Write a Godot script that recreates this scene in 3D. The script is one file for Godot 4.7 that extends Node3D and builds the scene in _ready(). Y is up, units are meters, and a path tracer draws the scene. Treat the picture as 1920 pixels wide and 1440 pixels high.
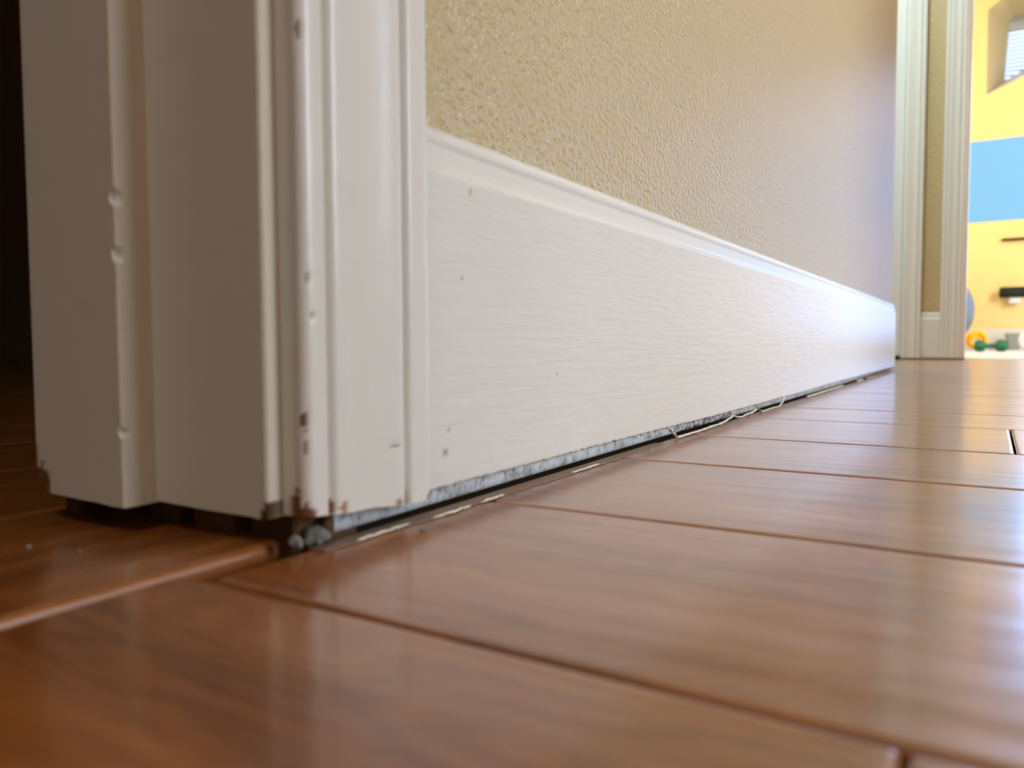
extends Node3D
# A hallway seen from the floor. x runs across the hall (left wall at x = -0.189), y is up, the hall runs away along -z.

const WALL_X := -0.189       # hall face of the left wall
const JAMB_Z := -0.160       # face of the near door jamb, towards the camera
const END_Z := -3.15         # face of the wall at the end of the hall
const CORNER_Z := -1.955     # where the left wall ends
const RIGHT_X := 0.86        # hall face of the right wall
const CEIL_Y := 2.44
const FAR_Z := -6.30         # far wall of the yellow room

var mats := {}
var names := {}
var rng := RandomNumberGenerator.new()
var chip_noise := FastNoiseLite.new()
var edge_noise := FastNoiseLite.new()


func _ready() -> void:
	rng.seed = 7
	chip_noise.seed = 3
	chip_noise.frequency = 420.0
	chip_noise.fractal_octaves = 3
	edge_noise.seed = 11
	edge_noise.frequency = 110.0
	edge_noise.fractal_octaves = 4
	camera_and_light()
	make_materials()
	build_floor()
	build_left_wall()
	build_near_door()
	build_baseboard()
	build_end_wall()
	build_shell()
	build_living_room()
	build_yellow_room()
	build_far_things()
	build_debris()


# ------------------------------------------------------------------ camera, sky, daylight
func camera_and_light() -> void:
	var cam := Camera3D.new()
	cam.name = "camera"
	add_child(cam)
	cam.position = Vector3(0, 0.065, 0)
	cam.rotation_order = EULER_ORDER_YXZ
	cam.rotation_degrees = Vector3(-3.027, 31.682, -0.2575)
	cam.near = 0.01
	cam.far = 60.0
	var lens := CameraAttributesPhysical.new()
	lens.frustum_focal_length = 24.0 * 1447.0 / 1440.0
	lens.frustum_focus_distance = 0.50
	lens.frustum_near = 0.01
	lens.frustum_far = 60.0
	lens.exposure_aperture = 8.6
	cam.attributes = lens
	cam.current = true
	var env := Environment.new()
	env.background_mode = Environment.BG_SKY
	env.sky = Sky.new()
	var sky := ProceduralSkyMaterial.new()
	sky.sky_top_color = Color(0.62, 0.76, 1.0)
	sky.sky_horizon_color = Color(0.86, 0.92, 1.0)
	sky.ground_bottom_color = Color(0.35, 0.36, 0.33)
	sky.ground_horizon_color = Color(0.6, 0.62, 0.6)
	sky.sky_energy_multiplier = 1.6
	sky.ground_energy_multiplier = 1.2
	env.sky.sky_material = sky
	env.tonemap_mode = Environment.TONE_MAPPER_LINEAR
	env.tonemap_exposure = 1.19
	env.sdfgi_enabled = true
	env.ssao_enabled = true
	env.ssil_enabled = true
	var world := WorldEnvironment.new()
	world.name = "daylight_environment"
	world.environment = env
	add_child(world)
	# daylight entering by the windows of the rooms beside and beyond the hall
	daylight("living_room_daylight", Vector3(4.44, 1.5, -0.9), Vector3(-1, -0.08, 0), Vector2(2.0, 1.5), Color(0.93, 0.975, 1.0), 11.2)
	daylight("passage_window_daylight", Vector3(-1.38, 1.2, -2.55), Vector3(1, -0.05, -0.02), Vector2(0.7, 1.4), Color(0.86, 0.96, 1.0), 0.5)
	daylight("garden_window_daylight", Vector3(2.05, 1.1, END_Z + 0.12), Vector3(0, -0.05, 1), Vector2(0.7, 1.5), Color(0.80, 0.89, 1.0), 2.2)
	daylight("yellow_room_daylight", Vector3(1.42, 1.35, -3.88), Vector3(-1, -0.1, -0.35), Vector2(0.9, 1.3), Color(0.97, 0.98, 1.0), 6.1)
	daylight("side_window_daylight", Vector3(0.42, 1.02, FAR_Z + 0.06), Vector3(0, 0, 1), Vector2(0.26, 1.96), Color(0.48, 0.71, 1.0), 1.75)


func daylight(called: String, at: Vector3, towards: Vector3, size: Vector2, color: Color, energy: float) -> void:
	var l := AreaLight3D.new()
	l.name = called
	l.area_size = size
	l.light_color = color
	l.light_energy = energy
	l.shadow_enabled = true
	l.area_range = 14.0
	add_child(l)
	l.look_at_from_position(at, at + towards, Vector3.UP)


# ------------------------------------------------------------------ materials
func plain(called: String, color: Color, rough: float, spec := 0.5) -> StandardMaterial3D:
	var m := StandardMaterial3D.new()
	m.resource_name = called
	m.albedo_color = color
	m.roughness = rough
	m.metallic_specular = spec
	mats[called] = m
	return m


func noise_image(w: int, h: int, freq: float, octaves: int, seed_: int, warp := 0.0, kind := FastNoiseLite.TYPE_SIMPLEX_SMOOTH) -> Image:
	var n := FastNoiseLite.new()
	n.noise_type = kind
	n.seed = seed_
	n.frequency = freq
	n.fractal_octaves = octaves
	if warp > 0.0:
		n.domain_warp_enabled = true
		n.domain_warp_amplitude = warp
		n.domain_warp_frequency = freq * 0.6
	return n.get_seamless_image(w, h)


func relief(m: StandardMaterial3D, im: Image, cm: float) -> void:
	m.heightmap_enabled = true
	m.heightmap_texture = ImageTexture.create_from_image(im)
	m.heightmap_scale = cm


func rgb8(c: Color) -> Array:
	return [c.r8, c.g8, c.b8]


func mottled(w: int, h: int, a: PackedByteArray, b: PackedByteArray, lo: Color, mid: Color, hi: Color, fine: float) -> Image:
	# colour by two noises: a broad one and a fine one
	var out := PackedByteArray()
	out.resize(w * h * 3)
	for i in w * h:
		var t := clampf(a[i] / 255.0 + (b[i] / 255.0 - 0.5) * fine, 0.0, 1.0)
		var c := lo.lerp(mid, t * 2.0) if t < 0.5 else mid.lerp(hi, t * 2.0 - 1.0)
		out[i * 3] = c.r8
		out[i * 3 + 1] = c.g8
		out[i * 3 + 2] = c.b8
	return Image.create_from_data(w, h, false, Image.FORMAT_RGB8, out)


func make_materials() -> void:
	# stained wood: broad soft figure, drawn out along the grain, with fine pores
	var a := noise_image(384, 512, 0.010, 4, 21, 26.0)
	a.resize(1024, 512, Image.INTERPOLATE_CUBIC)
	var b := noise_image(64, 512, 0.07, 3, 22)
	b.resize(1024, 512, Image.INTERPOLATE_CUBIC)
	var ring := a.get_data()
	var fine := b.get_data()
	for i in ring.size():   # contour the broad noise into growth figure
		var t := ring[i] / 255.0
		ring[i] = int(255.0 * clampf(0.55 * t + 0.25 + 0.11 * sin(t * 40.0), 0.0, 1.0))
	var wood := mottled(1024, 512, ring, fine, Color(0.40, 0.20, 0.06), Color(0.60, 0.345, 0.145), Color(0.72, 0.465, 0.235), 0.22)
	var wm := plain("stained_wood", Color.WHITE, 0.36, 0.65)
	wm.albedo_texture = ImageTexture.create_from_image(wood)
	var scraped := noise_image(96, 512, 0.018, 2, 31, 12.0)
	scraped.resize(512, 512, Image.INTERPOLATE_CUBIC)
	relief(wm, scraped, 0.10)
	wm.clearcoat_enabled = true
	wm.clearcoat = 0.85
	wm.clearcoat_roughness = 0.15
	# painted trim
	var tm := plain("trim_paint", Color(0.88, 0.865, 0.84), 0.30, 0.5)
	var strokes := noise_image(220, 1024, 0.030, 3, 41, 34.0)
	strokes.resize(2048, 1024, Image.INTERPOLATE_CUBIC)
	relief(tm, strokes, 0.014)
	tm.vertex_color_use_as_albedo = true
	var fm := plain("trim_paint_smooth", Color(0.88, 0.865, 0.84), 0.30, 0.5)
	relief(fm, noise_image(512, 512, 0.02, 3, 43), 0.012)
	fm.vertex_color_use_as_albedo = true
	# wall paint with roller texture
	var bm := plain("beige_wall_paint", Color(0.76, 0.675, 0.51), 0.38, 0.6)
	var peel := noise_image(1024, 1024, 0.062, 2, 51, 6.0)
	relief(bm, peel, 0.14)
	plain("white_ceiling_paint", Color(0.9, 0.89, 0.87), 0.9, 0.3)
	plain("hall_wall_paint", Color(0.76, 0.675, 0.51), 0.7, 0.4)
	plain("yellow_wall_paint", Color(0.985, 0.86, 0.58), 0.6, 0.4)
	plain("blue_stripe_paint", Color(0.45, 0.71, 0.95), 0.6, 0.4)
	plain("niche_paint", Color(0.80, 0.75, 0.60), 0.8, 0.3)
	plain("window_frame_paint", Color(0.62, 0.63, 0.62), 0.5, 0.4)
	var bl := plain("blind_slat", Color(0.93, 0.95, 0.96), 0.5, 0.4)
	bl.backlight_enabled = true
	bl.backlight = Color(0.6, 0.6, 0.6)
	var gl := plain("window_glass", Color(0.95, 0.98, 1.0, 0.06), 0.02, 0.5)
	gl.transparency = BaseMaterial3D.TRANSPARENCY_ALPHA
	# grey weathered strip below the baseboard, with rust and dirt specks of its own
	var g1 := noise_image(512, 128, 0.02, 4, 61).get_data()
	var g2 := noise_image(512, 128, 0.12, 3, 62).get_data()
	var gim := mottled(512, 128, g1, g2, Color(0.62, 0.61, 0.60), Color(0.80, 0.81, 0.83), Color(0.86, 0.88, 0.90), 0.6)
	var gm := plain("grey_strip", Color.WHITE, 0.55, 0.4)
	gm.albedo_texture = ImageTexture.create_from_image(gim)
	gm.vertex_color_use_as_albedo = true
	relief(gm, noise_image(512, 128, 0.12, 3, 62), 0.008)
	plain("subfloor_plywood", Color(0.56, 0.46, 0.34), 0.95, 0.1)
	plain("rough_shim_wood", Color(0.40, 0.30, 0.21), 0.95, 0.2)
	plain("old_caulk", Color(0.93, 0.90, 0.84), 0.5, 0.4)
	plain("caulk_smear", Color(0.55, 0.45, 0.38), 0.45, 0.4)
	plain("plaster_crumb", Color(0.52, 0.51, 0.48), 0.9, 0.2)
	var cp := plain("cream_carpet", Color(0.90, 0.87, 0.82), 0.95, 0.2)
	cp.uv1_scale = Vector3(6, 6, 6)
	relief(cp, noise_image(256, 256, 0.2, 3, 71), 0.4)
	plain("green_vinyl", Color(0.03, 0.40, 0.29), 0.28, 0.5)
	plain("yellow_rope", Color(0.96, 0.70, 0.06), 0.6, 0.4)
	plain("grey_rubber", Color(0.41, 0.42, 0.42), 0.5, 0.4)
	plain("black_pad", Color(0.10, 0.105, 0.06), 0.6, 0.4)
	plain("white_plastic", Color(0.90, 0.90, 0.90), 0.4, 0.5)
	plain("grey_plastic", Color(0.58, 0.60, 0.56), 0.5, 0.4)
	plain("door_paint", Color(0.88, 0.87, 0.85), 0.4, 0.5)


# ------------------------------------------------------------------ mesh helpers
class Shape:
	var v := PackedVector3Array()
	var uv := PackedVector2Array()
	var c := PackedColorArray()
	var idx := PackedInt32Array()

	func put(p: Vector3, t := Vector2.ZERO, col := Color.WHITE) -> int:
		v.append(p)
		uv.append(t)
		c.append(col)
		return v.size() - 1

	func tri(i: int, j: int, k: int) -> void:
		idx.append(i)
		idx.append(j)
		idx.append(k)

	func quad(i: int, j: int, k: int, l: int) -> void:
		tri(i, j, k)
		tri(i, k, l)

	func commit(m: Material) -> ArrayMesh:
		# front faces run clockwise: turn a shape that encloses a positive volume inside out
		var vol := 0.0
		var o := v[0]
		for t in range(0, idx.size(), 3):
			vol += (v[idx[t]] - o).dot((v[idx[t + 1]] - o).cross(v[idx[t + 2]] - o))
		if vol > 0.0:
			for t in range(0, idx.size(), 3):
				var s := idx[t + 1]
				idx[t + 1] = idx[t + 2]
				idx[t + 2] = s
		var n := PackedVector3Array()
		n.resize(v.size())
		for t in range(0, idx.size(), 3):
			var f := -(v[idx[t + 1]] - v[idx[t]]).cross(v[idx[t + 2]] - v[idx[t]])
			n[idx[t]] += f
			n[idx[t + 1]] += f
			n[idx[t + 2]] += f
		for i in n.size():
			n[i] = n[i].normalized() if n[i].length_squared() > 1e-24 else Vector3.UP
		var arr := []
		arr.resize(Mesh.ARRAY_MAX)
		arr[Mesh.ARRAY_VERTEX] = v
		arr[Mesh.ARRAY_NORMAL] = n
		arr[Mesh.ARRAY_TEX_UV] = uv
		arr[Mesh.ARRAY_COLOR] = c
		arr[Mesh.ARRAY_INDEX] = idx
		var am := ArrayMesh.new()
		am.add_surface_from_arrays(Mesh.PRIMITIVE_TRIANGLES, arr)
		am.surface_set_material(0, m)
		return am


func sweep(profile: PackedVector2Array, stations: Array, place: Callable, paint = null, uvs = null, loop := false) -> Shape:
	# a closed profile carried along stations; place(profile point, station) gives the point in space
	var s := Shape.new()
	var n := profile.size()
	for k in stations.size():
		var run := 0.0
		for i in n + 1:
			var q := profile[i % n]
			if i > 0:
				run += q.distance_to(profile[i - 1])
			var p: Vector3 = place.call(q, stations[k])
			s.put(p, uvs.call(p, run) if uvs != null else Vector2(stations[k], run), paint.call(p) if paint != null else Color.WHITE)
	var rows := stations.size() if loop else stations.size() - 1
	for k in rows:
		var a := k * (n + 1)
		var b := ((k + 1) % stations.size()) * (n + 1)
		for i in n:
			s.quad(a + i, a + i + 1, b + i + 1, b + i)
	if not loop:
		for e in 2:
			var row := 0 if e == 0 else (stations.size() - 1) * (n + 1)
			var first := s.v.size()
			for i in n:
				s.put(s.v[row + i], s.uv[row + i], s.c[row + i])
			var tris := Geometry2D.triangulate_polygon(profile)
			# the fan must run as the sides do
			var area := 0.0
			for i in n:
				area += profile[i].cross(profile[(i + 1) % n])
			for t in range(0, tris.size(), 3):
				var ta := (profile[tris[t + 1]] - profile[tris[t]]).cross(profile[tris[t + 2]] - profile[tris[t]])
				var same := (ta > 0.0) == (area > 0.0)
				if same == (e == 0):
					s.tri(first + tris[t], first + tris[t + 2], first + tris[t + 1])
				else:
					s.tri(first + tris[t], first + tris[t + 1], first + tris[t + 2])
	return s


func chamfer_box(lo: Vector3, hi: Vector3, r: float) -> Shape:
	var s := Shape.new()
	var c := (lo + hi) / 2.0
	var h := (hi - lo) / 2.0
	r = minf(r, minf(h.x, minf(h.y, h.z)) * 0.9)
	var polys := []
	for ax in 3:
		for sg in [-1.0, 1.0]:
			var u := (ax + 1) % 3
			var w := (ax + 2) % 3
			var f := []
			for q in [[-1, -1], [1, -1], [1, 1], [-1, 1]]:
				var p := Vector3.ZERO
				p[ax] = sg * h[ax]
				p[u] = q[0] * (h[u] - r)
				p[w] = q[1] * (h[w] - r)
				f.append(p)
			polys.append(f)
	if r > 0.0:
		for ax in 3:
			var u := (ax + 1) % 3
			var w := (ax + 2) % 3
			for su in [-1.0, 1.0]:
				for sw in [-1.0, 1.0]:
					var f := []
					for q in [[-1, 0], [1, 0], [1, 1], [-1, 1]]:
						var p := Vector3.ZERO
						p[ax] = q[0] * (h[ax] - r)
						p[u] = su * (h[u] - (r if q[1] == 0 else 0.0))
						p[w] = sw * (h[w] - (0.0 if q[1] == 0 else r))
						f.append(p)
					polys.append(f)
		for sx in [-1.0, 1.0]:
			for sy in [-1.0, 1.0]:
				for sz in [-1.0, 1.0]:
					polys.append([Vector3(sx * h.x, sy * (h.y - r), sz * (h.z - r)), Vector3(sx * (h.x - r), sy * h.y, sz * (h.z - r)), Vector3(sx * (h.x - r), sy * (h.y - r), sz * h.z)])
	for f in polys:
		var nrm: Vector3 = (f[1] - f[0]).cross(f[2] - f[0])
		if nrm.dot(f[0] + f[2]) < 0.0:
			f.reverse()
		nrm = nrm.abs()
		var big := nrm.max_axis_index()
		var ids := []
		for p: Vector3 in f:
			var wp := p + c
			var t := Vector2(wp.z, wp.y) if big == 0 else Vector2(wp.x, wp.z) if big == 1 else Vector2(wp.x, wp.y)
			ids.append(s.put(wp, t))
		s.tri(ids[0], ids[1], ids[2])
		if ids.size() == 4:
			s.tri(ids[0], ids[2], ids[3])
	return s


func numbered(called: String) -> String:
	var n: int = names.get(called, 0)
	names[called] = n + 1
	return called if n == 0 else "%s_%03d" % [called, n]


func obj(called: String, mesh: Mesh, parent: Node3D = self) -> MeshInstance3D:
	var o := MeshInstance3D.new()
	o.name = numbered(called) if parent == self else called
	o.mesh = mesh
	parent.add_child(o, true)
	return o


func thing(called: String, at := Vector3.ZERO) -> Node3D:
	var o := Node3D.new()
	o.name = numbered(called)
	add_child(o)
	o.position = at
	return o


func tag(o: Node3D, label: String, category: String, kind := "", group := "") -> Node3D:
	o.set_meta("label", label)
	o.set_meta("category", category)
	if kind:
		o.set_meta("kind", kind)
	if group:
		o.set_meta("group", group)
	return o


func box(called: String, lo: Vector3, hi: Vector3, mat: String, parent: Node3D = self, r := 0.0) -> MeshInstance3D:
	return obj(called, chamfer_box(lo, hi, r).commit(mats[mat]), parent)


func steps(a: float, b: float, d: float) -> Array:
	var out := []
	var n := maxi(1, int(ceil(absf(b - a) / d)))
	for i in n + 1:
		out.append(lerpf(a, b, i / float(n)))
	return out


# ------------------------------------------------------------------ floor
func plank_mesh(x0: float, x1: float, z0: float, z1: float, top: float) -> ArrayMesh:
	# z0 > z1; long edges eased, ends eased; the grain runs along x
	var off := Vector2(rng.randf(), rng.randf())
	var w := z0 - z1
	var prof := PackedVector2Array()
	var ease := [[0.0, -0.0025], [0.0003, -0.0012], [0.0009, -0.0004], [0.0019, -0.0001], [0.0040, 0.0]]
	prof.append(Vector2(0.0, -0.012))
	for e in ease:
		prof.append(Vector2(e[0], e[1]))
	for i in range(ease.size() - 1, -1, -1):
		prof.append(Vector2(w - ease[i][0], ease[i][1]))
	prof.append(Vector2(w, -0.012))
	var st := [x0, x0 + 0.0003, x0 + 0.0010, x0 + 0.0022, x1 - 0.0022, x1 - 0.0010, x1 - 0.0003, x1]
	var dip := {0: 0.0012, 1: 0.0005, 2: 0.0001, 5: 0.0001, 6: 0.0005, 7: 0.0012}
	var drop := {}
	for k in st.size():
		drop[st[k]] = dip.get(k, 0.0)
	var put := func(q: Vector2, s: float) -> Vector3:
		return Vector3(s, top + q.y - (drop[s] if q.y > -0.011 else 0.0), z0 - q.x)
	var uvs := func(p: Vector3, _run: float) -> Vector2:
		return Vector2(p.x * 0.9, (p.z + p.y) * 3.2) + off
	return sweep(prof, st, put, null, uvs).commit(mats["stained_wood"])


func build_floor() -> void:
	var fl := thing("floor")
	tag(fl, "glossy red-brown hardwood plank floor of the hallway", "floor", "structure")
	box("subfloor", Vector3(-2.2, -0.05, END_Z - 0.06), Vector3(4.7, -0.012, 1.7), "subfloor_plywood", fl)
	var lines := [-0.1362, -0.2660, -0.4030, -0.5281, -0.6745, -0.8010]
	while lines[-1] > END_Z:
		lines.append(lines[-1] - 0.133)
	lines[-1] = END_Z - 0.05
	var near := []
	for k in range(12, 0, -1):
		near.append(-0.1362 + 0.133 * k)
	lines = near + lines
	for k in lines.size() - 1:
		var z0: float = lines[k] - 0.00025
		var z1: float = lines[k + 1] + 0.00025
		# the planks stop short of the wall, where a gap shows below the baseboard
		var x0 := -0.1935 if z0 > -0.13 else -0.1826
		if z0 < -1.8:
			x0 = -1.40
		var joint := rng.randf_range(0.25, 0.75)
		if absf(z0 + 0.5281) < 0.01:
			joint = 0.0150
		if absf(z0 + 0.0032) < 0.01:
			joint = -0.0098
		var cuts := [x0]
		if x0 < -1.0:
			cuts.append(-0.35 + rng.randf() * 0.1)
		cuts.append(joint)
		var at := joint
		while at < 4.4:
			at += rng.randf_range(0.9, 1.5)
			cuts.append(minf(at, 4.6))
		for c in cuts.size() - 1:
			if cuts[c + 1] - cuts[c] > 0.002:
				var gap := 0.0006 if joint < 0.02 else 0.0002
				obj("plank", plank_mesh(cuts[c] + gap, cuts[c + 1] - gap, z0, z1, rng.randf_range(-0.0003, 0.0)), fl)
	# boards of the doorway, laid along the wall line, a little proud of the hall planks
	var tb := thing("doorway_floorboard")
	tag(tb, "dark brown floorboard laid lengthwise across the near doorway", "floorboard", "structure")
	var cross := PackedVector2Array([Vector2(-0.308, -0.012), Vector2(-0.308, -0.001), Vector2(-0.3068, 0.0011), Vector2(-0.3045, 0.0015), Vector2(-0.1985, 0.0015), Vector2(-0.1968, 0.0014), Vector2(-0.1953, 0.0010), Vector2(-0.1944, 0.0002), Vector2(-0.1941, -0.0015), Vector2(-0.1940, -0.012)])
	var put := func(q: Vector2, s: float) -> Vector3: return Vector3(q.x, q.y, s)
	var uvs := func(p: Vector3, _r: float) -> Vector2: return Vector2(p.z * 0.9 + 0.3, (p.x + p.y) * 3.2 + 0.41)
	obj("plank", sweep(cross, [0.62, -0.2], put, null, uvs).commit(mats["stained_wood"]), tb)
	for k in 42:
		var q2 := PackedVector2Array()
		for q in cross:
			q2.append(q - Vector2(0.1145 * (k + 1), 0.0))
		obj("plank", sweep(q2, [2.98, -1.74], put, null, func(p: Vector3, _r: float) -> Vector2: return Vector2(p.z * 0.9 + k * 0.37, (p.x + p.y) * 3.2)).commit(mats["stained_wood"]), tb)


# ------------------------------------------------------------------ the left wall, its rounded far corner
func build_left_wall() -> void:
	var r := 0.019
	var inner := -0.300
	var prof := PackedVector2Array([Vector2(inner, -0.178), Vector2(WALL_X, -0.178)])
	for k in 9:
		var a := k / 8.0 * PI / 2.0
		prof.append(Vector2(WALL_X - r + r * cos(a), CORNER_Z + r - r * sin(a)))
	prof.append(Vector2(-1.45, CORNER_Z))
	prof.append(Vector2(-1.45, CORNER_Z + 0.11))
	prof.append(Vector2(inner, CORNER_Z + 0.11))
	var put := func(q: Vector2, s: float) -> Vector3: return Vector3(q.x, s, q.y)
	var uvs := func(p: Vector3, _run: float) -> Vector2: return Vector2((p.z - p.x * 0.5) * 3.0, p.y * 3.0)
	var s := Shape.new()
	s = sweep(prof, [0.0045, CEIL_Y], put, null, uvs)
	sharpen(s)
	var w := obj("wall_left", s.commit(mats["beige_wall_paint"]))
	tag(w, "beige painted wall with fine roller texture above the white baseboard", "wall", "structure")


func sharpen(s: Shape) -> void:
	# give each face of a coarse shape its own corners where its neighbours turn sharply
	var faces := {}
	var v := PackedVector3Array()
	var uv := PackedVector2Array()
	var c := PackedColorArray()
	var idx := PackedInt32Array()
	for t in range(0, s.idx.size(), 3):
		var n := (s.v[s.idx[t + 1]] - s.v[s.idx[t]]).cross(s.v[s.idx[t + 2]] - s.v[s.idx[t]]).normalized()
		for e in 3:
			var i := s.idx[t + e]
			var found := -1
			for f in faces.get(i, []):
				if f[0].dot(n) > 0.92:
					found = f[1]
			if found < 0:
				found = v.size()
				v.append(s.v[i])
				uv.append(s.uv[i])
				c.append(s.c[i])
				if not faces.has(i):
					faces[i] = []
				faces[i].append([n, found])
			idx.append(found)
	s.v = v
	s.uv = uv
	s.c = c
	s.idx = idx


# ------------------------------------------------------------------ near door frame
func chip(p: Vector3, at: Vector3, size: Vector3) -> float:
	# how far inside a ragged-edged chip a point lies (above 0 is inside)
	var d := (p - at) / size
	return 1.0 - d.length() + 0.55 * chip_noise.get_noise_3dv(p)


func casing_profile() -> PackedVector2Array:
	# (z, thickness from the wall), from the door side outwards
	return PackedVector2Array([
		Vector2(-0.1660, 0.0), Vector2(-0.1660, 0.002), Vector2(-0.1659, 0.0045), Vector2(-0.1658, 0.0070), Vector2(-0.1658, 0.0085), Vector2(-0.1659, 0.0098), Vector2(-0.1662, 0.0108), Vector2(-0.1668, 0.0118), Vector2(-0.1677, 0.0126), Vector2(-0.1690, 0.0131),
		Vector2(-0.1705, 0.0133), Vector2(-0.1725, 0.0133), Vector2(-0.1742, 0.0131), Vector2(-0.1750, 0.0126), Vector2(-0.1754, 0.0117), Vector2(-0.1760, 0.0113), Vector2(-0.1766, 0.0117), Vector2(-0.1770, 0.0128), Vector2(-0.1777, 0.0136),
		Vector2(-0.1790, 0.0141), Vector2(-0.1808, 0.0143), Vector2(-0.1828, 0.0141), Vector2(-0.1850, 0.0137), Vector2(-0.1880, 0.0134), Vector2(-0.1915, 0.0133), Vector2(-0.1950, 0.0135), Vector2(-0.1985, 0.0139), Vector2(-0.2015, 0.0145),
		Vector2(-0.2040, 0.0151), Vector2(-0.2060, 0.0154), Vector2(-0.2080, 0.0153), Vector2(-0.2096, 0.0148), Vector2(-0.2105, 0.0138), Vector2(-0.2110, 0.0126), Vector2(-0.2118, 0.0121), Vector2(-0.2126, 0.0126), Vector2(-0.2131, 0.0138), Vector2(-0.2138, 0.0147),
		Vector2(-0.2150, 0.0151), Vector2(-0.2180, 0.0152), Vector2(-0.2215, 0.0152), Vector2(-0.2235, 0.0150), Vector2(-0.2246, 0.0144), Vector2(-0.2250, 0.0132), Vector2(-0.2250, 0.006), Vector2(-0.2250, 0.0),
	])


func build_near_door() -> void:
	var d := thing("door_1", Vector3.ZERO)
	tag(d, "worn white door frame of the near dark doorway, chipped at its foot", "door frame", "structure")
	var bare := Color(0.20, 0.085, 0.022)
	var spots := [
		[Vector3(-0.1805, 0.0105, -0.1658), Vector3(0.0026, 0.0105, 0.003), Color(0.26, 0.105, 0.022)],
		[Vector3(-0.1770, 0.0110, -0.1660), Vector3(0.0034, 0.0052, 0.004), Color(0.22, 0.08, 0.025)],
		[Vector3(-0.1760, 0.0125, -0.1763), Vector3(0.003, 0.0045, 0.0009), Color(0.30, 0.14, 0.06)],
		[Vector3(-0.1750, 0.0105, -0.1800), Vector3(0.003, 0.0042, 0.0012), Color(0.50, 0.24, 0.12)],
		[Vector3(-0.1750, 0.0090, -0.2110), Vector3(0.004, 0.0042, 0.0014), Color(0.34, 0.16, 0.07)],
		[Vector3(-0.1735, 0.0085, -0.2065), Vector3(0.003, 0.0028, 0.0016), Color(0.48, 0.25, 0.13)],
		[Vector3(-0.1745, 0.0080, -0.2240), Vector3(0.003, 0.0030, 0.0013), Color(0.28, 0.12, 0.05)],
		[Vector3(-0.1775, 0.0420, -0.1662), Vector3(0.0012, 0.0050, 0.0012), Color(0.25, 0.16, 0.10)],
		[Vector3(-0.1772, 0.0330, -0.1662), Vector3(0.0010, 0.0035, 0.0010), Color(0.40, 0.28, 0.18)],
		[Vector3(-0.1768, 0.0740, -0.1690), Vector3(0.002, 0.0016, 0.0012), Color(0.52, 0.45, 0.38)],
		[Vector3(-0.1770, 0.0850, -0.1680), Vector3(0.002, 0.0014, 0.0010), Color(0.50, 0.42, 0.36)],
		[Vector3(-0.1775, 0.1590, -0.1665), Vector3(0.0012, 0.0030, 0.0010), Color(0.42, 0.30, 0.22)],
		[Vector3(-0.1735, 0.0300, -0.2050), Vector3(0.003, 0.0020, 0.0010), Color(0.42, 0.36, 0.30)],
	]
	# casing on the hall side
	var prof := casing_profile()
	var st := steps(0.0105, 0.24, 0.0009) + steps(0.26, 2.12, 0.31)
	var foot := func(z: float) -> float:   # the foot of the casing is cut a little higher at the door side
		return 0.0118 - 0.0045 * clampf((-z - 0.166) / 0.059, 0.0, 1.0) + 0.0004 * edge_noise.get_noise_1d(z)
	var put := func(q: Vector2, s: float) -> Vector3:
		var y: float = s + (foot.call(q.x) - 0.0105) * clampf(1.0 - (s - 0.0105) / 0.03, 0.0, 1.0)
		var p := Vector3(WALL_X + q.y, y, q.x)
		if q.y > 0.004 and y < 0.25:
			var dent := 0.0
			for sp in spots:
				if chip(p, sp[0], sp[1]) > 0.0:
					dent = 0.00035
			p.x -= dent * (1.0 if q.y > 0.009 else 0.0)
			p.z -= dent * (1.0 if q.y <= 0.009 else 0.0)
			p.x += 0.00012 * edge_noise.get_noise_3d(p.x * 0.3, p.y * 0.6, p.z)
		return p
	var paint := func(p: Vector3) -> Color:
		if p.y > 0.25:
			return Color.WHITE
		for sp in spots:
			if chip(p, sp[0], sp[1]) > 0.06:
				return sp[2]
		return Color.WHITE
	var uvs := func(p: Vector3, run: float) -> Vector2: return Vector2(p.y * 4.0, run * 6.0)
	obj("casing", sweep(prof, st, put, paint, uvs).commit(mats["trim_paint_smooth"]), d)
	# jamb: its edge shows as a narrow reveal beside the casing
	var jedge := -0.1868
	var jp := PackedVector2Array([Vector2(jedge - 0.113, -0.178), Vector2(jedge, -0.178), Vector2(jedge, -0.1612), Vector2(jedge - 0.0003, -0.1605), Vector2(jedge - 0.0011, JAMB_Z), Vector2(jedge - 0.0025, JAMB_Z), Vector2(jedge - 0.0045, JAMB_Z), Vector2(jedge - 0.0070, JAMB_Z), Vector2(jedge - 0.03, JAMB_Z), Vector2(jedge - 0.06, JAMB_Z), Vector2(jedge - 0.113, JAMB_Z)])
	var jspots := [
		[Vector3(-0.1868, 0.0105, -0.1622), Vector3(0.0040, 0.0062, 0.004), Color(0.10, 0.040, 0.012)],
		[Vector3(-0.2300, 0.0900, JAMB_Z), Vector3(0.0010, 0.0012, 0.002), Color(0.45, 0.40, 0.36)],
	]
	var jput := func(q: Vector2, s: float) -> Vector3: return Vector3(q.x, s + 0.0006 * edge_noise.get_noise_2d(q.x, q.y) * (1.0 if s < 0.02 else 0.0), q.y)
	var jpaint := func(p: Vector3) -> Color:
		if p.y > 0.25:
			return Color.WHITE
		for sp in jspots:
			if chip(p, sp[0], sp[1]) > 0.06:
				return sp[2]
		return Color(0.93, 0.87, 0.76) if p.x > -0.1875 else Color.WHITE
	var js := sweep(jp, steps(0.0112, 0.24, 0.0012) + steps(0.26, 2.06, 0.3), jput, jpaint, uvs)
	sharpen(js)
	obj("jamb", js.commit(mats["trim_paint_smooth"]), d)
	# door stop, proud of the jamb
	var sx := -0.2428
	var sz := -0.1478
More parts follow.
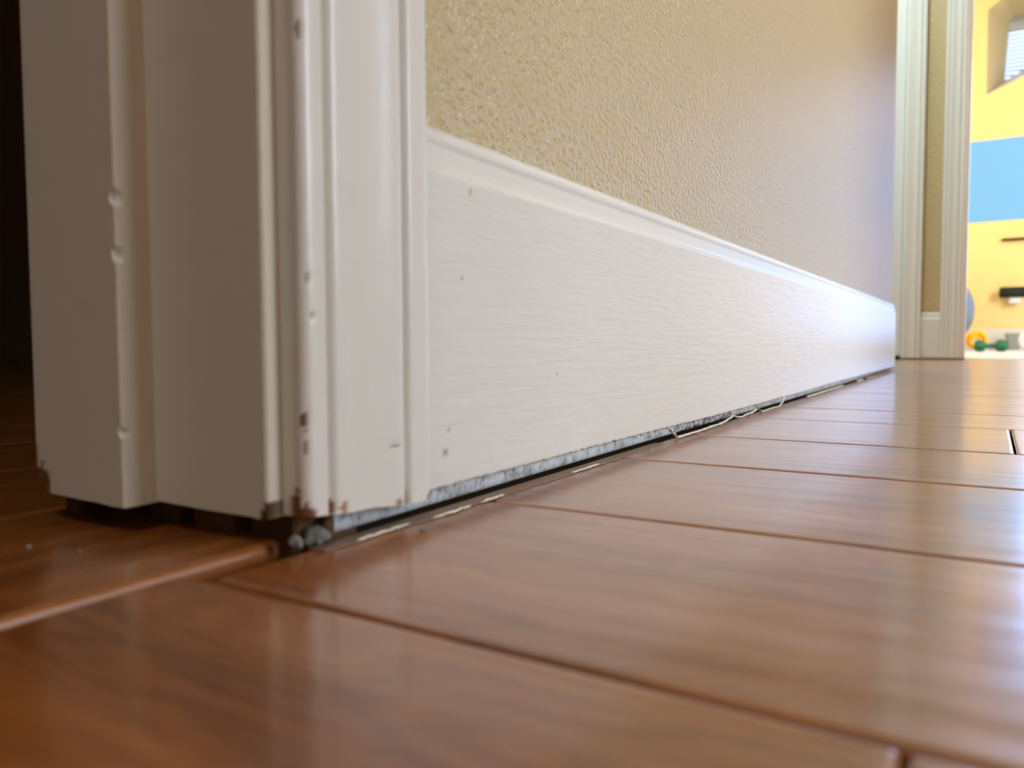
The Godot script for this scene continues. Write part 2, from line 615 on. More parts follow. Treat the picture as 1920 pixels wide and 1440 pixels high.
	var sp2 := PackedVector2Array([Vector2(sx - 0.0542, JAMB_Z - 0.0005), Vector2(sx, JAMB_Z - 0.0005)])
	for k in 5:
		sp2.append(Vector2(sx, lerpf(JAMB_Z, sz - 0.0008, k / 4.0)))
	sp2.append(Vector2(sx - 0.0003, sz - 0.0002))
	sp2.append(Vector2(sx - 0.0009, sz))
	for dx in [0.002, 0.003, 0.004, 0.0055, 0.015, 0.025, 0.035, 0.044, 0.0455, 0.047, 0.0485, 0.050, 0.0515, 0.0535]:
		sp2.append(Vector2(sx - dx, sz))
	sp2.append(Vector2(sx - 0.0542, sz - 0.0007))
	var dents := [[Vector3(sx, 0.1130, sz), Vector3(0.0026, 0.0030, 0.0028)], [Vector3(sx, 0.0945, sz), Vector3(0.0018, 0.0030, 0.0022)], [Vector3(sx, 0.0360, sz), Vector3(0.0012, 0.0022, 0.0014)]]
	var sput := func(q: Vector2, s: float) -> Vector3:
		var p := Vector3(q.x, s, q.y)
		if s < 0.03:   # the foot is cut unevenly, ragged at its inner corner
			var k := clampf((0.03 - s) / 0.012, 0.0, 1.0)
			p.y += k * (0.0012 * clampf((-q.x - 0.243) / 0.05, 0.0, 1.0) + 0.0007 * edge_noise.get_noise_2d(q.x, 3.0))
			p.y += k * 0.0030 * smoothstep(-0.2880, -0.2900, q.x)
		for dn in dents:
			var dd: float = 1.0 - ((p - dn[0]) / dn[1]).length()
			if dd > 0.0:
				p += Vector3(-0.0011, 0.0, -0.0011) * minf(dd * 2.0, 1.0)
		return p
	var spaint := func(p: Vector3) -> Color:
		if p.y > 0.25:
			return Color.WHITE
		if chip(p, Vector3(-0.2930, 0.0150, sz), Vector3(0.0055, 0.0060, 0.006)) > 0.0:
			return Color(0.20, 0.11, 0.05)
		if chip(p, Vector3(-0.2970, 0.0230, sz), Vector3(0.0022, 0.0060, 0.006)) > 0.1:
			return Color(0.52, 0.38, 0.22)
		return Color(0.93, 0.87, 0.76) if p.x > sx - 0.0004 else Color.WHITE
	var ss := sweep(sp2, steps(0.0108, 0.24, 0.0010) + steps(0.26, 2.04, 0.3), sput, spaint, uvs)
	sharpen(ss)
	obj("door_stop", ss.commit(mats["trim_paint_smooth"]), d)
	# the crack of old paint between jamb and stop
	# rough blocks and dark dirt below the cut foot of the frame
	var blocks := [[-0.3000, -0.2905, -0.159, 0.0145], [-0.2790, -0.2660, -0.166, 0.0108], [-0.2600, -0.2440, -0.168, 0.0105], [-0.2350, -0.2140, -0.168, 0.0104], [-0.2090, -0.1870, -0.171, 0.0108]]
	for b in blocks:
		obj("shim", chamfer_box(Vector3(b[0], -0.010, -0.20), Vector3(b[1], b[3], b[2]), 0.0012).commit(mats["rough_shim_wood"]), d)
	box("jamb", Vector3(-0.300, 0.0, 0.60), Vector3(jedge, 2.06, 0.618), "door_paint", d, 0.001)
	box("head_jamb", Vector3(-0.300, 2.042, -0.160), Vector3(jedge, 2.06, 0.600), "door_paint", d, 0.001)
	box("head_casing", Vector3(WALL_X, 2.066, -0.225), Vector3(WALL_X + 0.014, 2.124, 0.668), "door_paint", d, 0.002)
	box("casing", Vector3(WALL_X, 0.0, 0.610), Vector3(WALL_X + 0.014, 2.066, 0.668), "door_paint", d, 0.002)


# ------------------------------------------------------------------ baseboard on the left wall
func board_profile(rows := 8) -> PackedVector2Array:
	# (thickness, height)
	var p := PackedVector2Array([Vector2(0.0, 0.0086), Vector2(0.0078, 0.0086), Vector2(0.0087, 0.0090), Vector2(0.0090, 0.0098)])
	for k in range(1, rows + 1):
		p.append(Vector2(0.0090, lerpf(0.0098, 0.1296, k / float(rows))))
	p.append_array([
		Vector2(0.0088, 0.1303), Vector2(0.0083, 0.1312), Vector2(0.0076, 0.1318), Vector2(0.0071, 0.1327), Vector2(0.0067, 0.1344), Vector2(0.0064, 0.1363), Vector2(0.0061, 0.1385), Vector2(0.0058, 0.1404),
		Vector2(0.0058, 0.1414), Vector2(0.0061, 0.1421), Vector2(0.0064, 0.1430), Vector2(0.0063, 0.1445), Vector2(0.0057, 0.1462), Vector2(0.0047, 0.1476), Vector2(0.0034, 0.1487), Vector2(0.0018, 0.1494), Vector2(0.0, 0.1498),
	])
	return p


func build_baseboard() -> void:
	var bb := thing("baseboard_left")
	tag(bb, "tall glossy white baseboard with a stepped cap and a gap beneath", "baseboard", "structure")
	var prof := board_profile(90)
	var st := steps(-0.2250, -1.10, 0.0016) + steps(-1.104, CORNER_Z + 0.012, 0.02)
	# round the outer corner, then return along the end of the wall
	var turns := {}
	for k in range(1, 7):
		st.append(CORNER_Z + 0.012 - k)
		turns[st[-1]] = k / 6.0
	st.append(-100.0)
	var put := func(q: Vector2, s: float) -> Vector3:
		var p: Vector3
		if s == -100.0:
			p = Vector3(-1.45, q.y, CORNER_Z - q.x)
		elif turns.has(s):
			var a: float = turns[s] * PI / 2.0
			p = Vector3(WALL_X - 0.010 + (0.010 + q.x) * cos(a), q.y, CORNER_Z + 0.010 - (0.010 + q.x) * sin(a))
		else:
			p = Vector3(WALL_X + q.x, q.y, s)
		if s > -1.2:
			if q.y < 0.0100:   # torn lower edge of the paint film
				p.y += 0.0007 * edge_noise.get_noise_2d(s * 1.5, 0.0) + 0.0006 * maxf(0.0, edge_noise.get_noise_2d(s * 6.0, 5.0))
				p.y -= 0.0012 * smoothstep(-0.40, -0.62, s) * smoothstep(-1.2, -0.9, s)
			if q.y > 0.1480:   # uneven bead of caulk where the cap meets the wall
				p.y += 0.0004 * edge_noise.get_noise_2d(s * 2.0, 9.0) + 0.0005 * maxf(0.0, edge_noise.get_noise_2d(s * 7.0, 2.0))
			if q.x > 0.0075:
				p.x += 0.00016 * edge_noise.get_noise_2d(s * 0.25, q.y * 0.6) + 0.0001 * edge_noise.get_noise_2d(s * 0.12, q.y * 4.0)
		return p
	var dots := []
	for k in 14:
		dots.append([Vector3(WALL_X + 0.009, rng.randf_range(0.012, 0.128), rng.randf_range(-0.23, -0.95)), rng.randf_range(0.0005, 0.0008)])
	dots.append([Vector3(WALL_X + 0.0085, 0.1296, -0.2285), 0.0012])
	dots.append([Vector3(WALL_X + 0.009, 0.0225, -0.2420), 0.0010])
	var paint := func(p: Vector3) -> Color:
		for dt in dots:
			if absf(p.z - dt[0].z) < 0.003 and (p - dt[0]).length() < dt[1] * 1.6:
				return Color(0.58, 0.52, 0.47)
		return Color.WHITE
	var uvs := func(p: Vector3, run: float) -> Vector2: return Vector2(p.z * 2.2, run * 6.6)
	obj("board", sweep(prof, st, put, paint, uvs).commit(mats["trim_paint"]), bb)
	# bead of caulk down the joint of casing and baseboard
	var bead := PackedVector2Array()
	for k in 10:
		var a := k / 10.0 * TAU
		bead.append(Vector2(cos(a), sin(a)))
	var cput := func(q: Vector2, s: float) -> Vector3:
		var r := 0.0010 + 0.0003 * edge_noise.get_noise_1d(s * 0.4)
		return Vector3(WALL_X + 0.0092 + q.x * r, s, -0.2254 + q.y * r)
	obj("caulk_bead", sweep(bead, steps(0.0095, 0.1300, 0.002), cput).commit(mats["old_caulk"]), bb)
	# grey weathered strip set back below the board
	var gs := thing("trim_1")
	tag(gs, "weathered grey strip with rust specks set back beneath the white baseboard", "trim", "structure")
	box("sole_plate", Vector3(-1.45, -0.0119, CORNER_Z + 0.02), Vector3(-0.2350, 0.0045, CORNER_Z + 0.10), "subfloor_plywood", gs)
	box("sole_plate", Vector3(-0.300, -0.0119, CORNER_Z + 0.02), Vector3(-0.2350, 0.0045, -0.2050), "subfloor_plywood", gs)
	var gp := PackedVector2Array([Vector2(-0.1888, 0.0009), Vector2(-0.1878, 0.0009), Vector2(-0.1867, 0.0014), Vector2(-0.1861, 0.0026), Vector2(-0.1859, 0.0042), Vector2(-0.1860, 0.0062), Vector2(-0.1863, 0.0080), Vector2(-0.1866, 0.0094), Vector2(-0.1888, 0.0096)])
	var gput := func(q: Vector2, s: float) -> Vector3:
		return Vector3(q.x + (0.0003 * edge_noise.get_noise_2d(s * 2.0, q.y * 4.0) if q.x > -0.1876 else 0.0), q.y, s)
	var gpaint := func(p: Vector3) -> Color:
		var rust := chip_noise.get_noise_3d(p.x * 0.8, p.y * 0.8, p.z * 0.5)
		var here := smoothstep(-0.50, -0.53, p.z) * smoothstep(-0.72, -0.64, p.z)
		if rust > 0.34 - 0.26 * here:
			return Color(0.16, 0.09, 0.05) if here > 0.3 else Color(0.50, 0.46, 0.42)
		return Color.WHITE
	var guv := func(p: Vector3, run: float) -> Vector2: return Vector2(p.z * 6.0, run * 20.0)
	obj("strip", sweep(gp, steps(-0.1850, -1.05, 0.0010) + steps(-1.06, CORNER_Z + 0.02, 0.05), gput, gpaint, guv).commit(mats["grey_strip"]), gs)


# ------------------------------------------------------------------ wall at the end of the hall
func casing_piece(called: String, x_in: float, dir: float, parent: Node3D) -> void:
	# the same moulding, standing on the end wall; x_in is its door side, dir points away from the door
	var prof := casing_profile()
	var put := func(q: Vector2, s: float) -> Vector3: return Vector3(x_in + dir * (-q.x - 0.166), s, END_Z + q.y)
	obj(called, sweep(prof, [0.006, 2.12], put).commit(mats["trim_paint_smooth"]), parent)


func build_end_wall() -> void:
	var w := thing("wall_end")
	tag(w, "narrow beige wall strip between two white door casings at the hall's end", "wall", "structure")
	box("wall_panel", Vector3(-0.262, -0.012, END_Z - 0.11), Vector3(-0.098, CEIL_Y, END_Z), "beige_wall_paint", w)
	box("wall_panel", Vector3(0.716, -0.012, END_Z - 0.11), Vector3(0.96, CEIL_Y, END_Z), "beige_wall_paint", w)
	box("wall_panel", Vector3(-1.45, 2.08, END_Z - 0.11), Vector3(-0.262, CEIL_Y, END_Z), "beige_wall_paint", w)
	box("wall_panel", Vector3(-0.098, 2.08, END_Z - 0.11), Vector3(0.716, CEIL_Y, END_Z), "beige_wall_paint", w)
	box("wall_panel", Vector3(-1.45, -0.012, END_Z - 0.11), Vector3(-1.08, 2.08, END_Z), "beige_wall_paint", w)
	var b := thing("baseboard_end")
	tag(b, "short white baseboard between the two casings at the hall's end", "baseboard", "structure")
	var prof := board_profile()
	var put := func(q: Vector2, s: float) -> Vector3: return Vector3(s, 0.006 + (q.y - 0.0086) * 1.145, END_Z + q.x)
	obj("board", sweep(prof, [-0.2105, -0.1505], put).commit(mats["trim_paint_smooth"]), b)
	var d2 := thing("door_2")
	tag(d2, "white cased doorway with a closed door just past the wall corner", "door", "structure")
	casing_piece("casing", -0.2690, 1.0, d2)
	box("jamb", Vector3(-0.2740, 0.004, END_Z - 0.11), Vector3(-0.2620, 2.07, END_Z + 0.001), "door_paint", d2, 0.001)
	box("leaf", Vector3(-1.075, 0.012, END_Z - 0.055), Vector3(-0.277, 2.03, END_Z - 0.018), "door_paint", d2, 0.002)
	var d3 := thing("door_3")
	tag(d3, "white cased opening into the bright yellow room", "door frame", "structure")
	casing_piece("casing", -0.0905, -1.0, d3)
	casing_piece("casing", 0.7085, 1.0, d3)
	box("jamb", Vector3(-0.0980, 0.004, END_Z - 0.115), Vector3(-0.0820, 2.07, END_Z + 0.001), "trim_paint_smooth", d3, 0.001)
	box("jamb", Vector3(0.700, 0.004, END_Z - 0.115), Vector3(0.716, 2.07, END_Z + 0.001), "trim_paint_smooth", d3, 0.001)
	box("door_stop", Vector3(-0.0820, 0.004, END_Z - 0.075), Vector3(-0.0720, 2.055, END_Z - 0.040), "trim_paint_smooth", d3, 0.001)
	box("head_jamb", Vector3(-0.0980, 2.06, END_Z - 0.115), Vector3(0.716, 2.08, END_Z + 0.001), "trim_paint_smooth", d3, 0.001)
	box("head_casing", Vector3(-0.150, 2.075, END_Z), Vector3(0.768, 2.135, END_Z + 0.014), "trim_paint_smooth", d3, 0.002)


# ------------------------------------------------------------------ the rest of the hall, side passage, dark room
func build_shell() -> void:
	var c := box("ceiling", Vector3(-2.2, CEIL_Y, FAR_Z - 0.9), Vector3(4.8, CEIL_Y + 0.1, 1.8), "white_ceiling_paint")
	tag(c, "white ceiling over the hall and the rooms", "ceiling", "structure")
	var wr := thing("wall_right")
	tag(wr, "beige right-hand hall wall with a wide opening", "wall", "structure")
	box("wall_panel", Vector3(RIGHT_X, -0.012, -0.25), Vector3(RIGHT_X + 0.1, CEIL_Y, 1.7), "hall_wall_paint", wr)
	box("wall_panel", Vector3(RIGHT_X, -0.012, END_Z), Vector3(RIGHT_X + 0.1, CEIL_Y, -1.40), "hall_wall_paint", wr)
	box("wall_panel", Vector3(RIGHT_X, 2.1, -1.40), Vector3(RIGHT_X + 0.1, CEIL_Y, -0.25), "hall_wall_paint", wr)
	var br := thing("baseboard_right")
	tag(br, "white baseboard along the right-hand hall wall", "baseboard", "structure")
	box("board", Vector3(RIGHT_X - 0.012, 0.003, -0.25), Vector3(RIGHT_X, 0.14, 1.6), "door_paint", br, 0.002)
	box("board", Vector3(RIGHT_X - 0.012, 0.003, END_Z), Vector3(RIGHT_X, 0.14, -1.40), "door_paint", br, 0.002)
	var wb := box("wall_back", Vector3(-0.30, -0.012, 1.6), Vector3(4.7, CEIL_Y, 1.7), "hall_wall_paint")
	build_lamp(Vector3(0.34, CEIL_Y, 1.05), "round white flush ceiling lamp behind the viewer", Color(0.97, 0.975, 0.97), 1.0)
	build_lamp(Vector3(-0.62, CEIL_Y, -2.32), "round white flush ceiling lamp in the side passage", Color(0.84, 0.96, 1.0), 2.45)
	tag(wb, "beige wall closing the hall behind the viewer", "wall", "structure")
	var wn := thing("wall_left_near")
	tag(wn, "beige hall wall around the near doorway", "wall", "structure")
	box("wall_panel", Vector3(-0.300, -0.012, 0.618), Vector3(WALL_X, CEIL_Y, 1.6), "hall_wall_paint", wn)
	box("wall_panel", Vector3(-0.300, 2.06, -0.178), Vector3(WALL_X, CEIL_Y, 0.618), "hall_wall_paint", wn)
	var dr := thing("wall_back_room")
	tag(dr, "walls of the unlit room beyond the near doorway", "wall", "structure")
	box("wall_panel", Vector3(-5.4, -0.012, -1.855), Vector3(-5.3, CEIL_Y, 3.1), "hall_wall_paint", dr)
	box("wall_panel", Vector3(-5.3, -0.012, 3.0), Vector3(-0.300, CEIL_Y, 3.1), "hall_wall_paint", dr)
	box("wall_panel", Vector3(-5.3, -0.012, -1.855), Vector3(-1.45, CEIL_Y, -1.755), "hall_wall_paint", dr)
	box("wall_panel", Vector3(-0.300, -0.012, 1.6), Vector3(-0.200, CEIL_Y, 3.0), "hall_wall_paint", dr)
	box("room_ceiling", Vector3(-5.4, CEIL_Y, -1.95), Vector3(-2.2, CEIL_Y + 0.1, 3.1), "white_ceiling_paint", dr)
	box("room_ceiling", Vector3(-2.2, CEIL_Y, 1.8), Vector3(-0.200, CEIL_Y + 0.1, 3.1), "white_ceiling_paint", dr)
	box("subfloor", Vector3(-5.4, -0.05, -1.95), Vector3(-2.2, -0.0122, 3.1), "subfloor_plywood", dr)
	box("subfloor", Vector3(-2.2, -0.05, 1.7), Vector3(-0.200, -0.0122, 3.1), "subfloor_plywood", dr)
	var wp := thing("wall_passage")
	box("wall_panel", Vector3(-1.55, -0.012, END_Z - 0.11), Vector3(-1.45, CEIL_Y, -2.92), "hall_wall_paint", wp)
	box("wall_panel", Vector3(-1.55, -0.012, -2.18), Vector3(-1.45, CEIL_Y, CORNER_Z + 0.11), "hall_wall_paint", wp)
	box("wall_panel", Vector3(-1.55, -0.012, -2.92), Vector3(-1.45, 0.48, -2.18), "hall_wall_paint", wp)
	box("wall_panel", Vector3(-1.55, 1.92, -2.92), Vector3(-1.45, CEIL_Y, -2.18), "hall_wall_paint", wp)
	window(6, "window at the end of the side passage", Vector3(-1.53, 0.48, -2.92), Vector3(-1.47, 1.92, -2.18), 0)
	tag(wp, "beige wall at the end of the side passage", "wall", "structure")


func build_lamp(at: Vector3, label: String, color: Color, energy: float) -> void:
	# flush ceiling lamp
	var lamp := thing("ceiling_lamp", at)
	tag(lamp, label, "lamp")
	var prof := PackedVector2Array([Vector2(0.0006, -0.070), Vector2(0.06, -0.068), Vector2(0.11, -0.058), Vector2(0.145, -0.038), Vector2(0.155, -0.018), Vector2(0.0006, -0.018)])
	var glow := plain("lamp_glass", Color(0.95, 0.93, 0.88), 0.4, 0.4)
	glow.emission_enabled = true
	glow.emission = color
	glow.emission_energy_multiplier = 1.5
	var g := obj("lamp_shade", lathe(prof, 32).commit(glow), lamp)
	g.rotation.z = PI / 2.0
	var base := obj("base", lathe(PackedVector2Array([Vector2(0.0006, -0.018), Vector2(0.165, -0.018), Vector2(0.168, -0.004), Vector2(0.0006, -0.0005)]), 32).commit(mats["white_plastic"]), lamp)
	base.rotation.z = PI / 2.0
	daylight(numbered("ceiling_lamp_light"), at - Vector3(0, 0.085, 0), Vector3(0, -1, 0.0001), Vector2(0.28, 0.28), color, energy)


func window(n: int, label: String, lo: Vector3, hi: Vector3, axis: int) -> void:
	# a framed pane that fills an opening; axis is the thin direction
	var w := thing("window_%d" % n)
	tag(w, label, "window", "structure")
	var u := 2 if axis == 0 else 0
	var f := 0.05
	for e in 2:
		var a := lo
		var b := hi
		if e == 0:
			b[u] = lo[u] + f
		else:
			a[u] = hi[u] - f
		box("stile", a, b, "door_paint", w, 0.003)
		a = lo
		b = hi
		a[u] += f
		b[u] -= f
		if e == 0:
			b.y = lo.y + f
		else:
			a.y = hi.y - f
		box("rail", a, b, "door_paint", w, 0.003)
	var c := (lo[axis] + hi[axis]) / 2.0
	var pa := lo + Vector3(0, f, 0)
	var pb := hi - Vector3(0, f, 0)
	pa[u] += f
	pb[u] -= f
	pa[axis] = c - 0.002
	pb[axis] = c + 0.002
	box("pane", pa, pb, "window_glass", w)


func build_living_room() -> void:
	var w := thing("wall_living_room")
	tag(w, "pale walls of the living room beside the hall", "wall", "structure")
	var m := "white_ceiling_paint"
	# wall across x with its wide window
	box("wall_panel", Vector3(4.6, -0.012, 0.1), Vector3(4.7, CEIL_Y, 1.7), m, w)
	box("wall_panel", Vector3(4.6, -0.012, END_Z), Vector3(4.7, CEIL_Y, -1.9), m, w)
	box("wall_panel", Vector3(4.6, -0.012, -1.9), Vector3(4.7, 0.70, 0.1), m, w)
	box("wall_panel", Vector3(4.6, 2.25, -1.9), Vector3(4.7, CEIL_Y, 0.1), m, w)
	# wall across z with a garden window
	box("wall_panel", Vector3(0.96, -0.012, END_Z - 0.11), Vector3(1.7, CEIL_Y, END_Z), m, w)
	box("wall_panel", Vector3(2.4, -0.012, END_Z - 0.11), Vector3(4.7, CEIL_Y, END_Z), m, w)
	box("wall_panel", Vector3(1.7, -0.012, END_Z - 0.11), Vector3(2.4, 0.35, END_Z), m, w)
	box("wall_panel", Vector3(1.7, 1.85, END_Z - 0.11), Vector3(2.4, CEIL_Y, END_Z), m, w)
	window(1, "wide living room window beside the hall", Vector3(4.62, 0.70, -1.9), Vector3(4.68, 2.25, 0.1), 0)
	window(2, "garden window at the far side of the living room", Vector3(1.7, 0.35, END_Z - 0.09), Vector3(2.4, 1.85, END_Z - 0.03), 2)


# ------------------------------------------------------------------ yellow room
func build_yellow_room() -> void:
	var w := CSGBox3D.new()
	w.name = "wall_far"
	w.size = Vector3(2.6, CEIL_Y + 0.012, 0.10)
	w.position = Vector3(0.35, (CEIL_Y - 0.012) / 2.0, FAR_Z - 0.05)
	w.material = mats["yellow_wall_paint"]
	var outer := PackedVector2Array([Vector2(-0.055, 1.750), Vector2(-0.060, 2.322), Vector2(0.030, 2.385), Vector2(0.85, 2.400), Vector2(0.85, 2.139)])
	var hole := CSGPolygon3D.new()
	hole.name = "niche_opening"
	hole.operation = CSGShape3D.OPERATION_SUBTRACTION
	var moved := PackedVector2Array()
	for p in outer:
		moved.append(p - Vector2(w.position.x, w.position.y))
	hole.polygon = moved
	hole.depth = 0.4
	hole.position = Vector3(0, 0, 0.2)
	hole.material = mats["yellow_wall_paint"]
	w.add_child(hole)
	var slot := CSGBox3D.new()
	slot.name = "side_window_opening"
	slot.operation = CSGShape3D.OPERATION_SUBTRACTION
	slot.size = Vector3(0.30, 1.99, 0.4)
	slot.position = Vector3(0.42, 1.005, 0) - Vector3(w.position.x, w.position.y, 0)
	slot.material = mats["yellow_wall_paint"]
	w.add_child(slot)
	add_child(w)
	tag(w, "bright yellow wall with a broad blue stripe in the far room", "wall", "structure")
	var stripe := thing("trim_2")
	tag(stripe, "broad light blue band painted across the yellow wall", "painted stripe", "structure")
	box("painted_stripe", Vector3(-0.95, 0.886, FAR_Z), Vector3(0.2695, 1.443, FAR_Z + 0.0006), "blue_stripe_paint", stripe)
	box("painted_stripe", Vector3(0.5705, 0.886, FAR_Z), Vector3(1.50, 1.443, FAR_Z + 0.0006), "blue_stripe_paint", stripe)
	var bb := thing("baseboard_far")
	tag(bb, "white baseboard under the yellow wall", "baseboard", "structure")
	var prof := board_profile()
	var put := func(q: Vector2, s: float) -> Vector3: return Vector3(s, 0.004 + (q.y - 0.0086) * 1.03, FAR_Z + q.x * 1.4)
	obj("board", sweep(prof, [-0.95, 0.2695], put).commit(mats["trim_paint_smooth"]), bb)
	obj("board", sweep(prof, [0.5705, 1.5], put).commit(mats["trim_paint_smooth"]), bb)
	# splayed niche behind the opening, narrowing to a small window with a blind
	var nz := FAR_Z - 0.42
	var inner := PackedVector2Array([Vector2(0.052, 1.945), Vector2(0.074, 2.360), Vector2(0.10, 2.385), Vector2(0.80, 2.395), Vector2(0.80, 2.330)])
	var nw := thing("window_3")
	tag(nw, "small window with a white slatted blind in a slanted niche", "window", "structure")
	for k in outer.size():
		var a := outer[k]
		var b := outer[(k + 1) % outer.size()]
		var c := inner[(k + 1) % outer.size()]
		var e := inner[k]
		var s := Shape.new()
		var mid := (a + b) / 2.0
		var out := (mid - Vector2(0.4, 2.25)).normalized() * 0.02
		var front := [Vector3(a.x, a.y, FAR_Z - 0.002), Vector3(b.x, b.y, FAR_Z - 0.002), Vector3(c.x, c.y, nz), Vector3(e.x, e.y, nz)]
		for p in front:
			s.put(p)
		for p in front:
			s.put(p + Vector3(out.x, out.y, -0.004))
		s.quad(0, 1, 2, 3)
		s.quad(7, 6, 5, 4)
		for i in 4:
			var j := (i + 1) % 4
			s.quad(j, i, i + 4, j + 4)
		sharpen(s)
		obj("reveal", s.commit(mats["white_plastic" if k == 4 else "niche_paint"]), nw)
	box("head_frame", Vector3(0.06, 2.352, nz - 0.05), Vector3(0.80, 2.385, nz + 0.012), "window_frame_paint", nw, 0.003)
	for k in 15:
		var y := 2.34 - k * 0.028
		var x0 := maxf(0.053 + (y - 1.945) * 0.05, 0.053)
		var x1 := clampf(0.052 + (y - 1.945) / 0.515, 0.10, 0.78)
		if x1 - x0 > 0.02:
			var slat := obj("blind_slat", chamfer_box(Vector3(x0 - (x0 + x1) / 2.0, -0.0015, -0.0135), Vector3(x1 - (x0 + x1) / 2.0, 0.0015, 0.0135), 0.0006).commit(mats["blind_slat"]), nw)
			slat.position = Vector3((x0 + x1) / 2.0, y, nz + 0.004)
			slat.rotation.x = 0.9
	box("pane", Vector3(0.03, 1.92, nz - 0.034), Vector3(0.82, 2.42, nz - 0.030), "window_glass", nw)
	window(4, "tall narrow window reaching the floor in the yellow wall", Vector3(0.27, 0.01, FAR_Z - 0.08), Vector3(0.57, 2.00, FAR_Z - 0.02), 2)
	var ws := thing("wall_yellow_room")
	tag(ws, "yellow side walls of the far room", "wall", "structure")
	var m := "yellow_wall_paint"
	box("wall_panel", Vector3(-1.05, -0.012, FAR_Z - 0.1), Vector3(-0.95, CEIL_Y, END_Z - 0.11), m, ws)
	box("wall_panel", Vector3(1.5, -0.012, FAR_Z - 0.1), Vector3(1.6, 0.70, END_Z - 0.11), m, ws)
	box("wall_panel", Vector3(1.5, 2.00, FAR_Z - 0.1), Vector3(1.6, CEIL_Y, END_Z - 0.11), m, ws)
	box("wall_panel", Vector3(1.5, 0.70, FAR_Z - 0.1), Vector3(1.6, 2.00, -4.35), m, ws)
	box("wall_panel", Vector3(1.5, 0.70, -3.40), Vector3(1.6, 2.00, END_Z - 0.11), m, ws)
	box("wall_panel", Vector3(-0.95, -0.012, END_Z - 0.125), Vector3(-0.0985, CEIL_Y, END_Z - 0.111), m, ws)
	box("wall_panel", Vector3(0.7165, -0.012, END_Z - 0.125), Vector3(1.5, CEIL_Y, END_Z - 0.111), m, ws)
	window(5, "side window lighting the yellow room", Vector3(1.52, 0.70, -4.35), Vector3(1.58, 2.00, -3.40), 0)
	var cp := box("carpet", Vector3(-0.95, -0.03, FAR_Z), Vector3(1.5, 0.004, END_Z - 0.062), "cream_carpet", self, 0.004)
	tag(cp, "cream carpet covering the floor of the yellow room", "carpet", "structure")


# ------------------------------------------------------------------ things in the yellow room
func lathe(profile: PackedVector2Array, sides: int) -> Shape:
	# (radius, along x)
	var put := func(q: Vector2, s: float) -> Vector3: return Vector3(q.y, q.x * sin(s), q.x * cos(s))
	var st := []
	for k in sides:
		st.append(k * TAU / sides)
	return sweep(profile, st, put, null, null, true)


